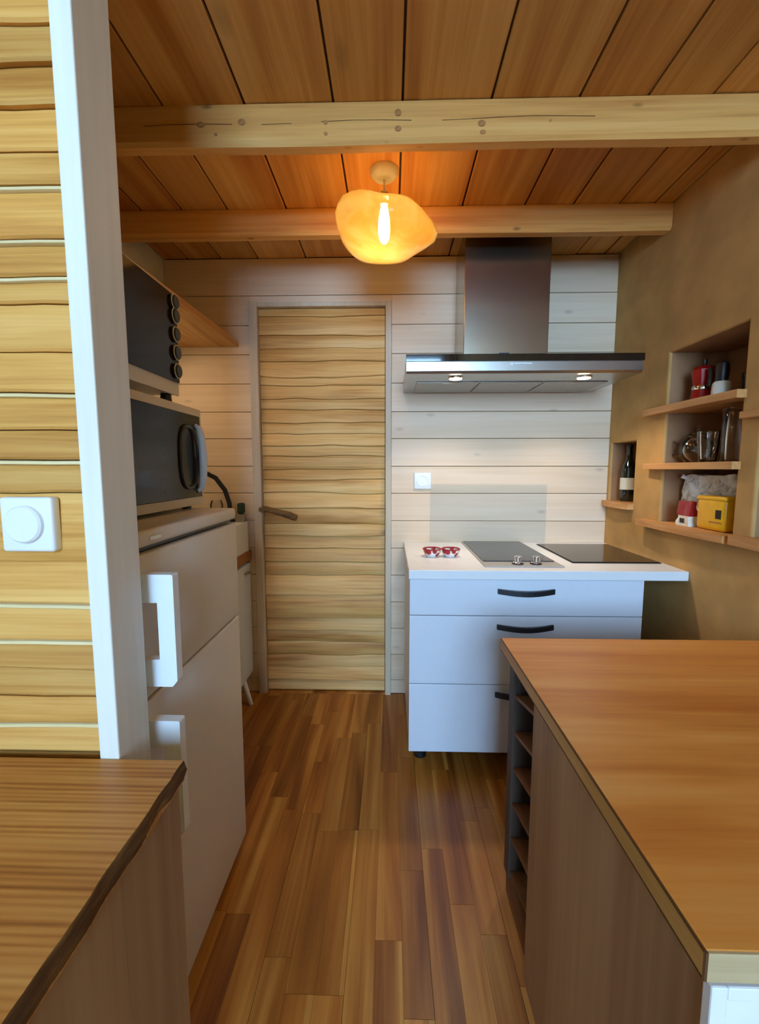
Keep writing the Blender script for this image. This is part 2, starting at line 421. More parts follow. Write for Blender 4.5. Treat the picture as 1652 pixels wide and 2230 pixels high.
# ------------------------------------------------------------------ wavy live-edge boards (door leaf, partition)
def wavy(x0, x1, zlo, zhi, yf, th, proud, nseg=7):
    """one board seen from -Y; zlo/zhi are functions of x; its lower edge stands 'proud' toward the viewer"""
    bm = bmesh.new(); F = []; Bk = []
    for i in range(nseg + 1):
        xx = x0 + (x1 - x0) * i / nseg
        a, b = zlo(xx), zhi(xx)
        ch = min(.004, (b - a) * .2)
        F.append([bm.verts.new(p) for p in ((xx, yf + th, a), (xx, yf - proud + .003, a), (xx, yf - proud, a + ch), (xx, yf, b - ch), (xx, yf + .003, b), (xx, yf + th, b))])
    for A, Q in zip(F, F[1:]):
        for j in range(6): bm.faces.new((A[j], A[(j + 1) % 6], Q[(j + 1) % 6], Q[j]))
    bm.faces.new(F[0]); bm.faces.new(F[-1][::-1]); bmesh.ops.recalc_face_normals(bm, faces=bm.faces[:])
    return bm
def wave(z, amp, seed):
    return lambda xx: z + amp * mnoise.noise(Vector((xx * 5.0, seed * 7.3, 0.0))) + amp * .5 * mnoise.noise(Vector((xx * 14.0, seed * 3.1, 4.0)))

# ------------------------------------------------------------------ door in the back wall
d1 = struct('door_1', (-0.37, YB, 0))
obj('jamb', B(-0.744, -0.700, YB - .022, YB + .04, 0, 2.135, bev=.003), 'trimgrey', d1)
obj('jamb', B(-0.028, 0.004, YB - .022, YB + .04, 0, 2.135, bev=.003), 'trimgrey', d1)
obj('frame_head', B(-0.7005, -0.0275, YB - .020, YB + .04, 2.112, 2.133, bev=.003), 'trimgrey', d1)
obj('threshold', B(-0.7, -0.028, YB - .012, YB + .04, 0.0, 0.006), 'floor', d1)
leaf = obj('door_leaf', B(-0.697, -0.031, YB + .022, YB + .038, 0.008, 2.110), 'under', d1)
dz = [2.110, 2.071, 1.973, 1.907, 1.841, 1.760, 1.715, 1.645, 1.589, 1.519, 1.460, 1.396, 1.340, 1.270, 1.213, 1.142, 1.056, 0.970, 0.903, 0.834,
      0.756, 0.683, 0.567, 0.437, 0.362, 0.300, 0.221, 0.153, 0.071, 0.010]
for i, (t, b) in enumerate(zip(dz, dz[1:])):
    at = 0.0 if i == 0 else .008; ab = 0.0 if i == len(dz) - 2 else .008
    f1, f2 = wave(t, at, i), wave(b, ab, i + 1)
    bm = wavy(-.697, -.031, lambda q: f2(q) + .0009, lambda q: f1(q) - .0009, YB + .008 + R.uniform(-.002, .003), .013, R.uniform(.001, .007))
    obj('plank', bm, 'door', leaf, smooth=True)
# driftwood lever
bm = bmesh.new()
tube(bm, [(-.700, YB - .050, 1.055), (-.66, YB - .054, 1.056), (-.62, YB - .056, 1.045), (-.58, YB - .058, 1.035), (-.54, YB - .060, 1.024), (-.505, YB - .062, 1.010)],
     [.013, .015, .0155, .017, .019, .017], n=9)
hd = obj('door_handle', bm, 'branch', d1, smooth=True); hd['label'] = 'driftwood lever handle'
bm = bmesh.new(); tube(bm, [(-.690, YB + .010, 1.055), (-.690, YB - .062, 1.055)], [.017, .016], n=14)
obj('rosette', bm, 'steelv', hd, smooth=True)

# ------------------------------------------------------------------ left plank partition and its white end post
wp = obj('wall_partition', B(XL, -0.494, 0.70, 0.758, -0.004, ZC), 'under', kind='structure')
pz = [ZC - .001, 2.27, 2.19, 2.10, 2.02, 1.924, 1.867, 1.811, 1.749, 1.701, 1.623, 1.567, 1.527, 1.455, 1.391, 1.335, 1.284, 1.231, 1.119, 1.045, 0.983, 0.932, 0.884, 0.835, 0.783]
bright = {1.701, 1.623, 1.567, 1.391, 1.284, 1.045, 0.983, 0.835}
for i, (t, b) in enumerate(zip(pz, pz[1:])):
    f1 = wave(t, 0.0 if i == 0 else .0035, i + 50); f2 = wave(b, 0.0 if b == .783 else .0035, i + 51)
    left = -0.664 + R.uniform(-.006, .004) if t > 1.70 else XL
    top_gap = .0085 if t in bright else .0009
    pr = R.uniform(.002, .006) if t < 1.72 else R.uniform(.004, .011)
    bm = wavy(left, -0.4935, lambda q: f2(q) + .0007, lambda q, g=top_gap: f1(q) - g, .684 + R.uniform(-.003, .003), .016, pr, nseg=7 if left > -1 else 14)
    obj('plank', bm, 'plank', wp, smooth=True)
    if t in bright:
        bm = wavy(left, -0.4935, lambda q: f1(q) - .0082, lambda q: f1(q) - .0009, .681, .019, .001, nseg=7 if left > -1 else 14)
        obj('pale_edge', bm, 'paleedge', wp, smooth=True)  # paler strip along the top edge of the listed boards
# plain boards farther left, past the dark joint
for a, b in ((2.03, ZC - .001), (1.87, 2.026), (1.702, 1.866), (1.625, 1.699)):
    obj('plank', B(XL, -0.676, .688, .70, a, b, bev=.003, seg=1), 'plank', wp)
# lower part hidden by the bench
obj('lower_panel', B(XL, -0.4935, .690, .70, 0.0, .776), 'plank', wp)
tr = obj('trim_1', B(-0.4925, -0.459, 0.668, 0.760, 0.0, ZC - .001, bev=.0025), 'post', kind='structure')

# dimmer
t = thing('dimmer_switch', 'square white dimmer switch with round knob on the left plank wall', 'light switch', (-.565, .676, 1.137))
obj('plate', B(-.622, -.537, .660, .680, 1.138, 1.226, bev=.005, seg=3), 'plastic', t, smooth=True)
bm = bmesh.new(); lathe(bm, [(0, 0), (.030, 0), (.030, .006), (.027, .009), (0, .009)], 0, 0, 0, n=32)
bmesh.ops.rotate(bm, verts=bm.verts[:], cent=(0, 0, 0), matrix=Matrix.Rotation(math.radians(90), 3, 'X'))
bmesh.ops.translate(bm, verts=bm.verts[:], vec=(-.580, .660, 1.183))
obj('knob', bm, 'plastic', t, smooth=True)

# ------------------------------------------------------------------ left, rear walls, glazed door behind the camera
obj('wall_left', B(XL - .1, XL, YR, YB + .04, -0.004, ZT), 'plaster', kind='structure')
wr = bmesh.new()
box(wr, XL, -.95, YR - .1, YR, -.004, ZT); box(wr, .95, XR, YR - .1, YR, -.004, ZT); box(wr, -.95, .95, YR - .1, YR, 3.3, ZT); box(wr, -.95, .95, YR - .1, YR, -.004, .9)
obj('wall_rear', wr, 'white_pine', kind='structure')
w1 = struct('window_1', (0, YR - .05, .9))
for a, b, c_, d_ in ((-.95, -.89, .9, 3.3), (.89, .95, .9, 3.3), (-.03, .03, .96, 3.24), (-.89, .89, 3.24, 3.3), (-.89, .89, .9, .96)):
    obj('frame_bar', B(a, b, YR - .08, YR - .02, c_, d_, bev=.004), 'white', w1)
for a, b in ((-.89, -.03), (.03, .89)):
    obj('pane', B(a, b, YR - .053, YR - .047, .96, 3.24), 'glass', w1)

# ------------------------------------------------------------------ right clay wall with niches
ops = [(2.075, 2.298, 1.105, 1.405), (1.470, 1.862, 1.045, 1.752), (0.93, 1.388, 1.052, 1.425)]
ys = sorted({YR, YB + .04} | {v for o_ in ops for v in o_[:2]}); zs = sorted({-.004, ZT} | {v for o_ in ops for v in o_[2:]})
bm = bmesh.new(); XB = 1.395
def quad(ps): bm.faces.new([bm.verts.new(p) for p in ps])
def inside(y, z): return any(o_[0] < y < o_[1] and o_[2] < z < o_[3] for o_ in ops)
for ya, yb in zip(ys, ys[1:]):
    for za, zb in zip(zs, zs[1:]):
        x_ = XB if inside((ya + yb) / 2, (za + zb) / 2) else XR
        quad([(x_, ya, za), (x_, ya, zb), (x_, yb, zb), (x_, yb, za)])
for (a, b, c_, d_) in ops:
    zc = [c_] + [z for z in zs if c_ < z < d_] + [d_]
    for za, zb in zip(zc, zc[1:]):
        for y in (a, b): quad([(XR, y, za), (XB, y, za), (XB, y, zb), (XR, y, zb)])
    for z in (c_, d_): quad([(XR, a, z), (XB, a, z), (XB, b, z), (XR, b, z)])
ya, yb, za, zb, xo = ys[0], ys[-1], zs[0], zs[-1], XR + .3
quad([(xo, ya, za), (xo, ya, zb), (xo, yb, zb), (xo, yb, za)])
for y in (ya, yb): quad([(XR, y, za), (xo, y, za), (xo, y, zb), (XR, y, zb)])
for z in (za, zb): quad([(XR, ya, z), (xo, ya, z), (xo, yb, z), (XR, yb, z)])
bmesh.ops.remove_doubles(bm, verts=bm.verts[:], dist=1e-5)
bmesh.ops.dissolve_limit(bm, angle_limit=.01, verts=bm.verts[:], edges=bm.edges[:])
bmesh.ops.recalc_face_normals(bm, faces=bm.faces[:])
ed = [e for e in bm.edges if all(abs(v.co.x - XR) < 1e-4 for v in e.verts) and
      any(o_[0] - 1e-4 <= v.co.y <= o_[1] + 1e-4 and o_[2] - 1e-4 <= v.co.z <= o_[3] + 1e-4 for o_ in ops for v in e.verts)
      and len(e.link_faces) == 2 and abs(e.link_faces[0].normal.dot(e.link_faces[1].normal)) < .2]
bmesh.ops.bevel(bm, geom=ed, offset=.009, segments=3, profile=.5, affect='EDGES')
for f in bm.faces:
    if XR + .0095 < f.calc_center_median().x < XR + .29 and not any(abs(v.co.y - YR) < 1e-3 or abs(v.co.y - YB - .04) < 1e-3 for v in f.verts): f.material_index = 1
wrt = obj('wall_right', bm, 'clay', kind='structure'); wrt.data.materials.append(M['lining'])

def nicheboard(name, label, y0, y1, ny0, ny1, z0, z1, px, group, seed):
    """live-edge board: sits in the niche (ny0..ny1) and laps over the wall face (y0..y1), standing out to x = px"""
    pts = []; n = 9
    for i in range(n + 1):
        yy = y0 + (y1 - y0) * i / n
        e = 0.018 * max(0, abs(i - n / 2) / (n / 2) - .55)
        pts.append((px + e + .006 * mnoise.noise(Vector((yy * 8, seed, 0))), yy))
    pts += [(XR - .001, y1), (XR - .001, ny1 - .003), (XB - .004, ny1 - .003), (XB - .004, ny0 + .003), (XR - .001, ny0 + .003), (XR - .001, y0)]
    bm = bmesh.new(); prism(bm, pts, 'Z', z0, z1)
    o = obj(name, bm, 'shelf'); tag(o, label, 'shelf', group)
    return o
nicheboard('niche_shelf', 'upper oak shelf of the tall wall niche, under the red coffee pot', 1.452, 1.975, 1.470, 1.862, 1.503, 1.530, 1.118, 'oak boards in the wall niches', 1)
nicheboard('niche_shelf', 'middle oak shelf of the tall wall niche, under the clear glassware', 1.452, 1.955, 1.470, 1.862, 1.270, 1.296, 1.122, 'oak boards in the wall niches', 2)
nicheboard('niche_shelf', 'bottom oak sill of the tall wall niche, under the yellow tin', 1.452, 1.965, 1.470, 1.862, 1.020, 1.046, 1.110, 'oak boards in the wall niches', 3)
nicheboard('niche_shelf', 'short oak sill under the small bottle niche beside the back wall', 2.060, 2.312, 2.075, 2.298, 1.078, 1.106, 1.122, 'oak boards in the wall niches', 4)
nicheboard('niche_shelf', 'oak sill at right picture edge, lower board of the cut-off niche', 0.90, 1.432, 0.93, 1.388, 1.022, 1.053, 1.112, 'oak boards in the wall niches', 5)
bm = bmesh.new(); box(bm, 1.125, XR - .0005, .90, 1.436, 1.432, 1.456, bev=.004)
tag(obj('niche_shelf', bm, 'shelf'), 'oak ledge at right picture edge, upper board above the cut-off niche', 'shelf', 'oak boards in the wall niches')

# ------------------------------------------------------------------ hob side: worktop, drawer unit
wt = obj('worktop', B(.073, XR - .001, 1.655, YB - .001, .837, .874, bev=.003), 'white'); tag(wt, 'white worktop carrying the two hobs, along the back wall', 'worktop')
t = thing('drawer_cabinet', 'white kitchen drawer unit with three drawers and black handles under the hobs', 'cabinet', (.54, 2.0, 0))
obj('body', B(.080, 1.000, 1.695, 2.30, .100, .8365), 'cabwhite', t)
for a, b, hz in ((.6855, .834, .783), (.3965, .6825, .637), (.100, .3935, .352)):
    d = obj('drawer_front', B(.078, 1.002, 1.675, 1.694, a, b, bev=.002), 'cabwhite', t)
    xs = [.428 + (.652 - .428) * i / 10 for i in range(11)]
    bm = bmesh.new()
    up = []; lo_ = []
    for i, xx in enumerate(xs):
        s = math.sin(math.pi * i / 10)
        zc = hz - .007 * s + .004
        ring = [(xx, 1.665 - .018 * s, zc - .010), (xx, 1.665 - .018 * s, zc + .010), (xx, 1.6735 - .012 * s, zc + .010), (xx, 1.6735 - .012 * s, zc - .010)]
        up.append([bm.verts.new(p) for p in ring])
    for A, Q in zip(up, up[1:]):
        for j in range(4): bm.faces.new((A[j], A[(j + 1) % 4], Q[(j + 1) % 4], Q[j]))
    bm.faces.new(up[0]); bm.faces.new(up[-1][::-1]); bmesh.ops.recalc_face_normals(bm, faces=bm.faces[:])
    for xx in (.436, .644): box(bm, xx - .008, xx + .008, 1.6705, 1.676, hz - .006, hz + .012)
    obj('handle', bm, 'darkmetal', d)
for xx in (.135, .95):
    for yy in (1.80, 2.24):
        bm = bmesh.new(); lathe(bm, [(0, 0), (.028, 0), (.028, .012), (.020, .02), (.020, .075), (.034, .09), (.034, .1), (0, .1)], xx, yy, 0, n=14)
        obj('foot', bm, 'black', t, smooth=True)

# domino hob with steel strip and two knobs
t = thing('narrow_hob', 'narrow slate-grey hob with steel control strip and two knobs', 'hob', (.545, 2.02, .8741))
obj('tray', B(.385, .705, 1.715, 2.305, .8742, .879, bev=.0015), 'satin', t)
obj('glass_plate', B(.395, .695, 1.80, 2.298, .8792, .883, bev=.001), 'hobgrey', t)
for xx in (.530, .605):
    bm = bmesh.new(); lathe(bm, [(0, 0), (.021, 0), (.021, .006), (.017, .009), (.0155, .030), (.013, .032), (0, .032)], xx, 1.762, .8791, n=20)
    kn = obj('knob', bm, 'chrome', t, smooth=True)
    bm = bmesh.new(); lathe(bm, [(.0215, 0), (.0235, 0), (.0235, .004), (.0215, .004), (.0215, 0)], xx, 1.762, .8792, n=20)
    obj('knob_ring', bm, 'black', kn, smooth=True)
t = thing('induction_hob', 'square black glass induction hob on the right of the worktop', 'hob', (.96, 2.02, .8741))
obj('rim', B(.770, 1.142, 1.797, 2.247, .8742, .877, bev=.001), 'black', t)
obj('glass_plate', B(.774, 1.138, 1.801, 2.243, .8772, .880, bev=.001), 'induct', t)

# glass splashback on the wall behind the hob
tag(obj('glass_splashback', B(.215, .838, YB - .010, YB - .004, .8745, 1.190, bev=.001), 'splash'), 'clear glass splashback panel standing on the worktop behind the hobs', 'splashback')

# two small red and white bowls
for i, (xx, yy, lb) in enumerate(((.190, 1.93, 'left of two small red and white bowls on the worktop end'), (.275, 1.93, 'right of two small red and white bowls, next to the grey hob'))):
    t = thing('bowl', lb, 'bowl', (xx, yy, .8742), 'small red and white bowls')
    bm = bmesh.new(); lathe(bm, [(0, 0), (.024, 0), (.038, .016), (.041, .034), (.0385, .034), (.035, .018), (.02, .006), (0, .006)], xx, yy, .8743, n=26)
    obj('body', bm, 'redwhite', t, smooth=True)
    bm = bmesh.new(); tube(bm, [(xx + .040 * math.cos(a * math.pi / 13), yy + .040 * math.sin(a * math.pi / 13), .9088) for a in range(27)], .0032, n=8, caps=False)
    obj('rim', bm, 'redcup', t, smooth=True)

# wall socket
t = thing('wall_socket', 'square white wall socket on the boards left above the worktop', 'socket', (.173, YB, 1.165))
obj('plate', B(.127, .219, YB - .012, YB - .0005, 1.164, 1.252, bev=.004, seg=2), 'plastic', t, smooth=True)
bm = bmesh.new(); lathe(bm, [(.026, 0), (.030, 0), (.030, .004), (.026, .004), (.026, 0)], 0, 0, 0, n=28)
bmesh.ops.rotate(bm, verts=bm.verts[:], cent=(0, 0, 0), matrix=Matrix.Rotation(math.radians(90), 3, 'X')); bmesh.ops.translate(bm, verts=bm.verts[:], vec=(.173, YB - .0115, 1.208))
obj('socket_ring', bm, 'plastic', t, smooth=True)

# ------------------------------------------------------------------ cooker hood
t = thing('cooker_hood', 'stainless steel chimney cooker hood with black glass front edge and two lit lamps', 'cooker hood', (.56, YB, 1.66))
HX0, HX1, HF = .066, 1.048, 1.850
bm = bmesh.new(); prism(bm, [(HF + .004, 1.722), (HF + .004, 1.682), (HF + .012, 1.672), (YB - .002, 1.672), (YB - .002, 1.735), (2.04, 1.735)], 'X', HX0, HX1)
cn = obj('canopy', bm, 'steel', t)
obj('front_glass', B(HX0 - .002, HX1 + .002, HF - .004, HF + .012, 1.720, 1.749, bev=.001), 'blackglass', t)
obj('top_plate', B(HX0, HX1, HF + .0125, 2.03, 1.7225, 1.744), 'steelv', t)
obj('chimney', B(.335, .723, 2.05, YB - .002, 1.7355, ZC - .001, bev=.003), 'steelv', t)
obj('vent_slot', B(.50, .545, 2.0485, 2.0515, 1.800, 1.806), 'black', t)
w_ = (HX1 - HX0 - .10) / 3
for i in range(3):
    a = HX0 + .05 + i * w_
    f_ = obj('grease_filter', B(a + .004, a + w_ - .004, 2.03, YB - .03, 1.6675, 1.6715, bev=.001), 'filter', t)
    obj('latch', B(a + w_ / 2 - .02, a + w_ / 2 + .02, 2.04, 2.052, 1.666, 1.6678), 'chrome', f_)
for xx in (.285, .842):
    bm = bmesh.new(); lathe(bm, [(0, 0), (.030, 0), (.034, .004), (.034, .006), (0, .006)], xx, 1.935, 1.6655, n=24)
    lf = obj('lamp_ring', bm, 'chrome', t, smooth=True)
    bm = bmesh.new(); lathe(bm, [(0, 0), (.027, 0), (.027, .0012), (0, .0012)], xx, 1.935, 1.6640, n=24)
    obj('lamp_glass', bm, 'hoodlamp', lf)
    sp = bpy.data.lights.new('hood_spot', 'SPOT'); sp.energy = 11.0; sp.color = (1.0, .86, .68); sp.spot_size = math.radians(130); sp.spot_blend = .7; sp.shadow_soft_size = .03
    so = bpy.data.objects.new('hood_spot', sp); C.objects.link(so); so.location = (xx, 1.935, 1.660)
# control strip mark on the steel front
for i, (a, b) in enumerate(((.500, .512), (.514, .545), (.548, .590))):
    obj('control_mark', B(a, b, HF + .0025, HF + .0045, 1.708 - .004 * (i == 0), 1.714), 'plastic', t)

# ------------------------------------------------------------------ pendant lamp
PX, PY = -.026, 1.684
t = thing('pendant_lamp', 'glowing amber glass pendant lamp of wavy free form hanging from the ceiling', 'lamp', (PX, PY, 2.035))
bm = bmesh.new(); lathe(bm, [(0, -.030), (.016, -.030), (.040, -.022), (.052, -.006), (.053, 0), (0, 0)], PX, PY, ZC - .001, n=32)
obj('ceiling_rose', bm, 'ivory', t, smooth=True)
bm = bmesh.new(); tube(bm, [(PX, PY, ZC - .03), (PX, PY, 2.285)], .004, n=8)
obj('cord', bm, 'ivory', t, smooth=True)
bm = bmesh.new(); lathe(bm, [(0, .05), (.012, .05), (.020, .035), (.020, 0), (0, 0)], PX, PY, 2.238, n=18)
obj('lamp_holder', bm, 'steelv', t, smooth=True)
def blob(p, a):
    r_ = math.hypot(p.x, p.y) / .17
    s = 1 + .05 * math.cos(3 * a + .8) + .035 * math.sin(5 * a + 1.0)
    q = Vector((p.x * s, p.y * s, p.z))
    q.z += r_ * (.007 * math.sin(2 * a + .4)) - r_ * r_ * .014 * math.cos(a) + r_ * r_ * .006 * math.sin(5 * a)
    return q
prof = [(.024, .094), (.040, .096), (.070, .090), (.110, .074), (.150, .052), (.178, .024), (.186, -.004), (.176, -.028), (.148, -.050), (.104, -.068), (.055, -.079), (.018, -.083), (0, -.084)]
bm = bmesh.new(); lathe(bm, prof, PX, PY, 2.152, n=48, deform=blob)
sh = obj('lamp_shade', bm, 'amber', t, smooth=True)
bm = bmesh.new(); lathe(bm, [(0, -.13), (.010, -.128), (.018, -.115), (.022, -.09), (.021, -.05), (.015, -.015), (.012, 0), (0, 0)], PX, PY, 2.2378, n=20)
obj('bulb', bm, 'bulb', t, smooth=True)

# ------------------------------------------------------------------ fridge
t = thing('fridge', 'tall white fridge with top freezer and bracket handles beside the post', 'fridge', (-.79, 1.045, 0))
obj('body', B(-1.08, -.522, .768, 1.316, .03, 1.108, bev=.004), 'appl', t)
obj('top_slab', B(-1.08, -.484, .766, 1.319, 1.116, 1.150, bev=.008, seg=3), 'appl', t, smooth=True)
obj('gap_strip', B(-1.07, -.500, .770, 1.314, 1.107, 1.117), 'black', t)
def bracket(z0, z1, y0=.795, y1=.817):
    bm = bmesh.new()
    xo, xi, xd = -.421, -.452, -.4835
    prism(bm, [(xd, z1 - .056), (xd, z1), (xo, z1), (xo + .002, z1 - .003), (xo + .002, z0 + .012), (xo - .008, z0), (xd, z0), (xd, z0 + .054), (xi, z0 + .056), (xi, z1 - .056)], 'Y', y0, y1)
    return bm
fd = obj('freezer_door', B(-.521, -.483, .767, 1.318, .812, 1.104, bev=.006, seg=3), 'appl', t, smooth=True)
obj('handle', bracket(.842, 1.068), 'handlewhite', fd)
md = obj('fridge_door', B(-.521, -.483, .767, 1.318, .05, .806, bev=.006, seg=3), 'appl', t, smooth=True)
obj('handle', bracket(.52, .770), 'handlewhite', md)
obj('badge', B(-.4845, -.4830, .838, .880, 1.1275, 1.1345), 'steelv', t)
for xx in (-1.03, -.55):
    for yy in (.80, 1.28):
        bm = bmesh.new(); lathe(bm, [(0, 0), (.016, 0), (.016, .032), (0, .032)], xx, yy, 0, n=10); obj('foot', bm, 'black', t)

# microwave on the fridge
t = thing('microwave', 'white microwave with dark glass door and curved silver handle, standing on the fridge', 'microwave', (-.78, 1.10, 1.1505))
obj('body', B(-1.00, -.602, .865, 1.335, 1.163, 1.452, bev=.008, seg=2), 'appl', t, smooth=True)
obj('front_frame', B(-.602, -.590, .865, 1.337, 1.161, 1.453, bev=.004, seg=2), 'appl', t, smooth=True)
obj('door_glass', B(-.5905, -.586, .88, 1.318, 1.186, 1.430, bev=.002), 'microglass', t)
# oval black surround + bowed handle
bm = bmesh.new(); cy, cz = 1.232, 1.305
tube(bm, [(-.585, cy + .046 * math.copysign(abs(math.cos(a)) ** .7, math.cos(a)), cz + .088 * math.copysign(abs(math.sin(a)) ** .7, math.sin(a))) for a in [2 * math.pi * i / 32 for i in range(33)]], .0065, n=8, caps=False)
obj('door_surround', bm, 'black', t, smooth=True)
bm = bmesh.new(); tube(bm, [(-.587, 1.290, 1.205), (-.576, 1.292, 1.212), (-.570, 1.292, 1.25), (-.567, 1.290, 1.305), (-.569, 1.288, 1.36), (-.575, 1.286, 1.392), (-.587, 1.286, 1.400)], [.007, .009, .011, .012, .011, .009, .007], n=12)
obj('handle', bm, 'palegrey', t, smooth=True)
obj('panel_strip', B(-.5862, -.5845, 1.300, 1.316, 1.22, 1.34), 'black', t)
for xx in (-.95, -.63):
    for yy in (.90, 1.30):
        bm = bmesh.new(); lathe(bm, [(0, 0), (.014, 0), (.014, .0135), (0, .0135)], xx, yy, 1.1502, n=10); obj('foot', bm, 'black', t)

# mini oven on the microwave
t = thing('mini_oven', 'white mini oven with dark glass door and row of knobs, on top of the microwave', 'oven', (-.78, .99, 1.4535))
obj('body', B(-.97, -.597, .775, 1.200, 1.474, 1.742, bev=.006, seg=2), 'appl', t, smooth=True)
obj('front_frame', B(-.597, -.588, .775, 1.202, 1.472, 1.744, bev=.003, seg=2), 'appl', t, smooth=True)
dg = obj('door', B(-.5885, -.582, .785, 1.196, 1.506, 1.736, bev=.002), 'ovenglass', t)
for zz in (1.535, 1.583, 1.631, 1.679, 1.7145):
    bm = bmesh.new(); lathe(bm, [(0, 0), (.019, 0), (.0185, .008), (.015, .011), (0, .011)], 0, 0, 0, n=18)
    bmesh.ops.rotate(bm, verts=bm.verts[:], cent=(0, 0, 0), matrix=Matrix.Rotation(math.radians(90), 3, 'Y')); bmesh.ops.translate(bm, verts=bm.verts[:], vec=(-.5825, 1.176, zz))
    kn = obj('knob', bm, 'black', t, smooth=True)
    bm = bmesh.new(); tube(bm, [(-.5760 , 1.176 + .0190 * math.cos(a), zz + .0190 * math.sin(a)) for a in [2 * math.pi * i / 18 for i in range(19)]], .0016, n=6, caps=False)
    obj('knob_ring', bm, 'ivory', kn, smooth=True)
for xx in (-.92, -.61):
    for yy in (.80, 1.17):
        bm = bmesh.new(); lathe(bm, [(0, 0), (.015, 0), (.013, .021), (0, .021)], xx, yy, 1.4532, n=12); obj('foot', bm, 'black', t)

# ------------------------------------------------------------------ sink corner behind the fridge
t = thing('sink_cabinet', 'white sink cabinet on splayed legs between fridge and door', 'cabinet', (-.98, 1.95, 0))
obj('body', B(XL + .002, -.795, 1.60, 2.318, .13, .772), 'cabwhite', t)
for a, b in ((1.601, 1.957), (1.961, 2.317)):
    d = obj('door', B(-.7945, -.777, a, b, .132, .755, bev=.002), 'cabwhite', t)
    bm = bmesh.new(); tube(bm, [(-.777, b - .10, .715), (-.762, b - .10, .713), (-.762, b - .06, .713), (-.777, b - .06, .715)], .005, n=8); obj('handle', bm, 'steelv', d, smooth=True)
for xx, dx in ((-.80, .05), (-1.13, -.02)):
    for yy, dy in ((1.66, -.02), (2.20, -.02)):
        bm = bmesh.new(); tube(bm, [(xx + dx, yy + dy, 0.001), (xx, yy, .131)], [.011, .017], n=10); obj('leg', bm, 'cabwhite', t, smooth=True)
tag(obj('sink_worktop', B(XL + .002, -.770, 1.60, 2.318, .7725, .828, bev=.002), 'sinkwood'), 'short dark wooden worktop strip carrying the white sink', 'worktop')
bm = bmesh.new()
def rr(x0, x1, y0, y1, r, n=4):
    out = []
    for cx, cy, a0 in ((x1 - r, y1 - r, 0), (x0 + r, y1 - r, 90), (x0 + r, y0 + r, 180), (x1 - r, y0 + r, 270)):
        for i in range(n + 1):
            a = math.radians(a0 + 90 * i / n); out.append((cx + r * math.cos(a), cy + r * math.sin(a)))
    return out
O = rr(-1.17, -.775, 1.66, 2.312, .03); I = rr(-1.14, -.805, 1.69, 2.22, .03)
zo0, zo1, zi = .8285, .988, .845
Lo = [bm.verts.new((u, v, zo0)) for u, v in O]; Up = [bm.verts.new((u, v, zo1)) for u, v in O]
Iu = [bm.verts.new((u, v, zo1)) for u, v in I]; Il = [bm.verts.new((u, v, zi)) for u, v in I]
n = len(O)
for i in range(n):
    j = (i + 1) % n
    bm.faces.new((Lo[i], Lo[j], Up[j], Up[i])); bm.faces.new((Up[i], Up[j], Iu[j], Iu[i])); bm.faces.new((Iu[i], Iu[j], Il[j], Il[i]))
bm.faces.new(Il); bm.faces.new(Lo[::-1]); bmesh.ops.recalc_face_normals(bm, faces=bm.faces[:])
tag(obj('sink', bm, 'white', smooth=True), 'white ceramic block sink beside the door, behind the fridge', 'sink')
t = thing('faucet', 'dark curved kitchen faucet rising behind the microwave', 'faucet', (-.86, 2.265, .988))
bm = bmesh.new(); lathe(bm, [(0, 0), (.024, 0), (.022, .01), (.016, .02), (.014, .05), (0, .05)], -.86, 2.265, .9885, n=18); obj('base', bm, 'darkmetal', t, smooth=True)
bm = bmesh.new(); tube(bm, [(-.86, 2.265, 1.03), (-.863, 2.262, 1.09), (-.880, 2.25, 1.16), (-.915, 2.22, 1.225), (-.965, 2.17, 1.262), (-1.01, 2.12, 1.262), (-1.04, 2.08, 1.235), (-1.05, 2.06, 1.20)], [.012, .012, .0125, .0125, .012, .012, .012, .012], n=12); obj('spout', bm, 'darkmetal', t, smooth=True)
bm = bmesh.new(); lathe(bm, [(0, 0), (.030, 0), (.034, .02), (.034, .095), (.028, .11), (.028, .115), (.026, .115), (.032, .095), (.032, .02), (.028, .004), (0, .004)], -.935, 2.268, .9885, n=22)
tag(obj('glass_jar', bm, 'jar', smooth=True), 'clear glass jar on the sink rim beside the dark faucet', 'jar')
t = thing('dish_sponge', 'dark green dish sponge on its holder at the sink rim', 'sponge', (-.80, 2.27, .988))
obj('holder', B(-.826, -.784, 2.25, 2.30, .9885, 1.030, bev=.003), 'steelv', t)
obj('sponge_pad', B(-.822, -.788, 2.254, 2.296, 1.031, 1.090, bev=.010, seg=3), 'sponge', t, smooth=True)

# wall shelf above
bm = bmesh.new(); prism(bm, [(XL + .001, 1.45), (-.835, 1.45), (-.805, 2.317), (XL + .001, 2.317)], 'Z', 1.914, 1.942)
ws = obj('wall_shelf', bm, 'wshelf'); tag(ws, 'plain pine shelf high on the left wall beside the door', 'shelf')
obj('light_housing', B(-1.145, -1.10, 1.50, 2.10, 1.898, 1.9135, bev=.002), 'plastic', ws)
obj('light_strip', B(-1.135, -1.11, 1.51, 2.09, 1.8955, 1.8978), 'strip', ws)

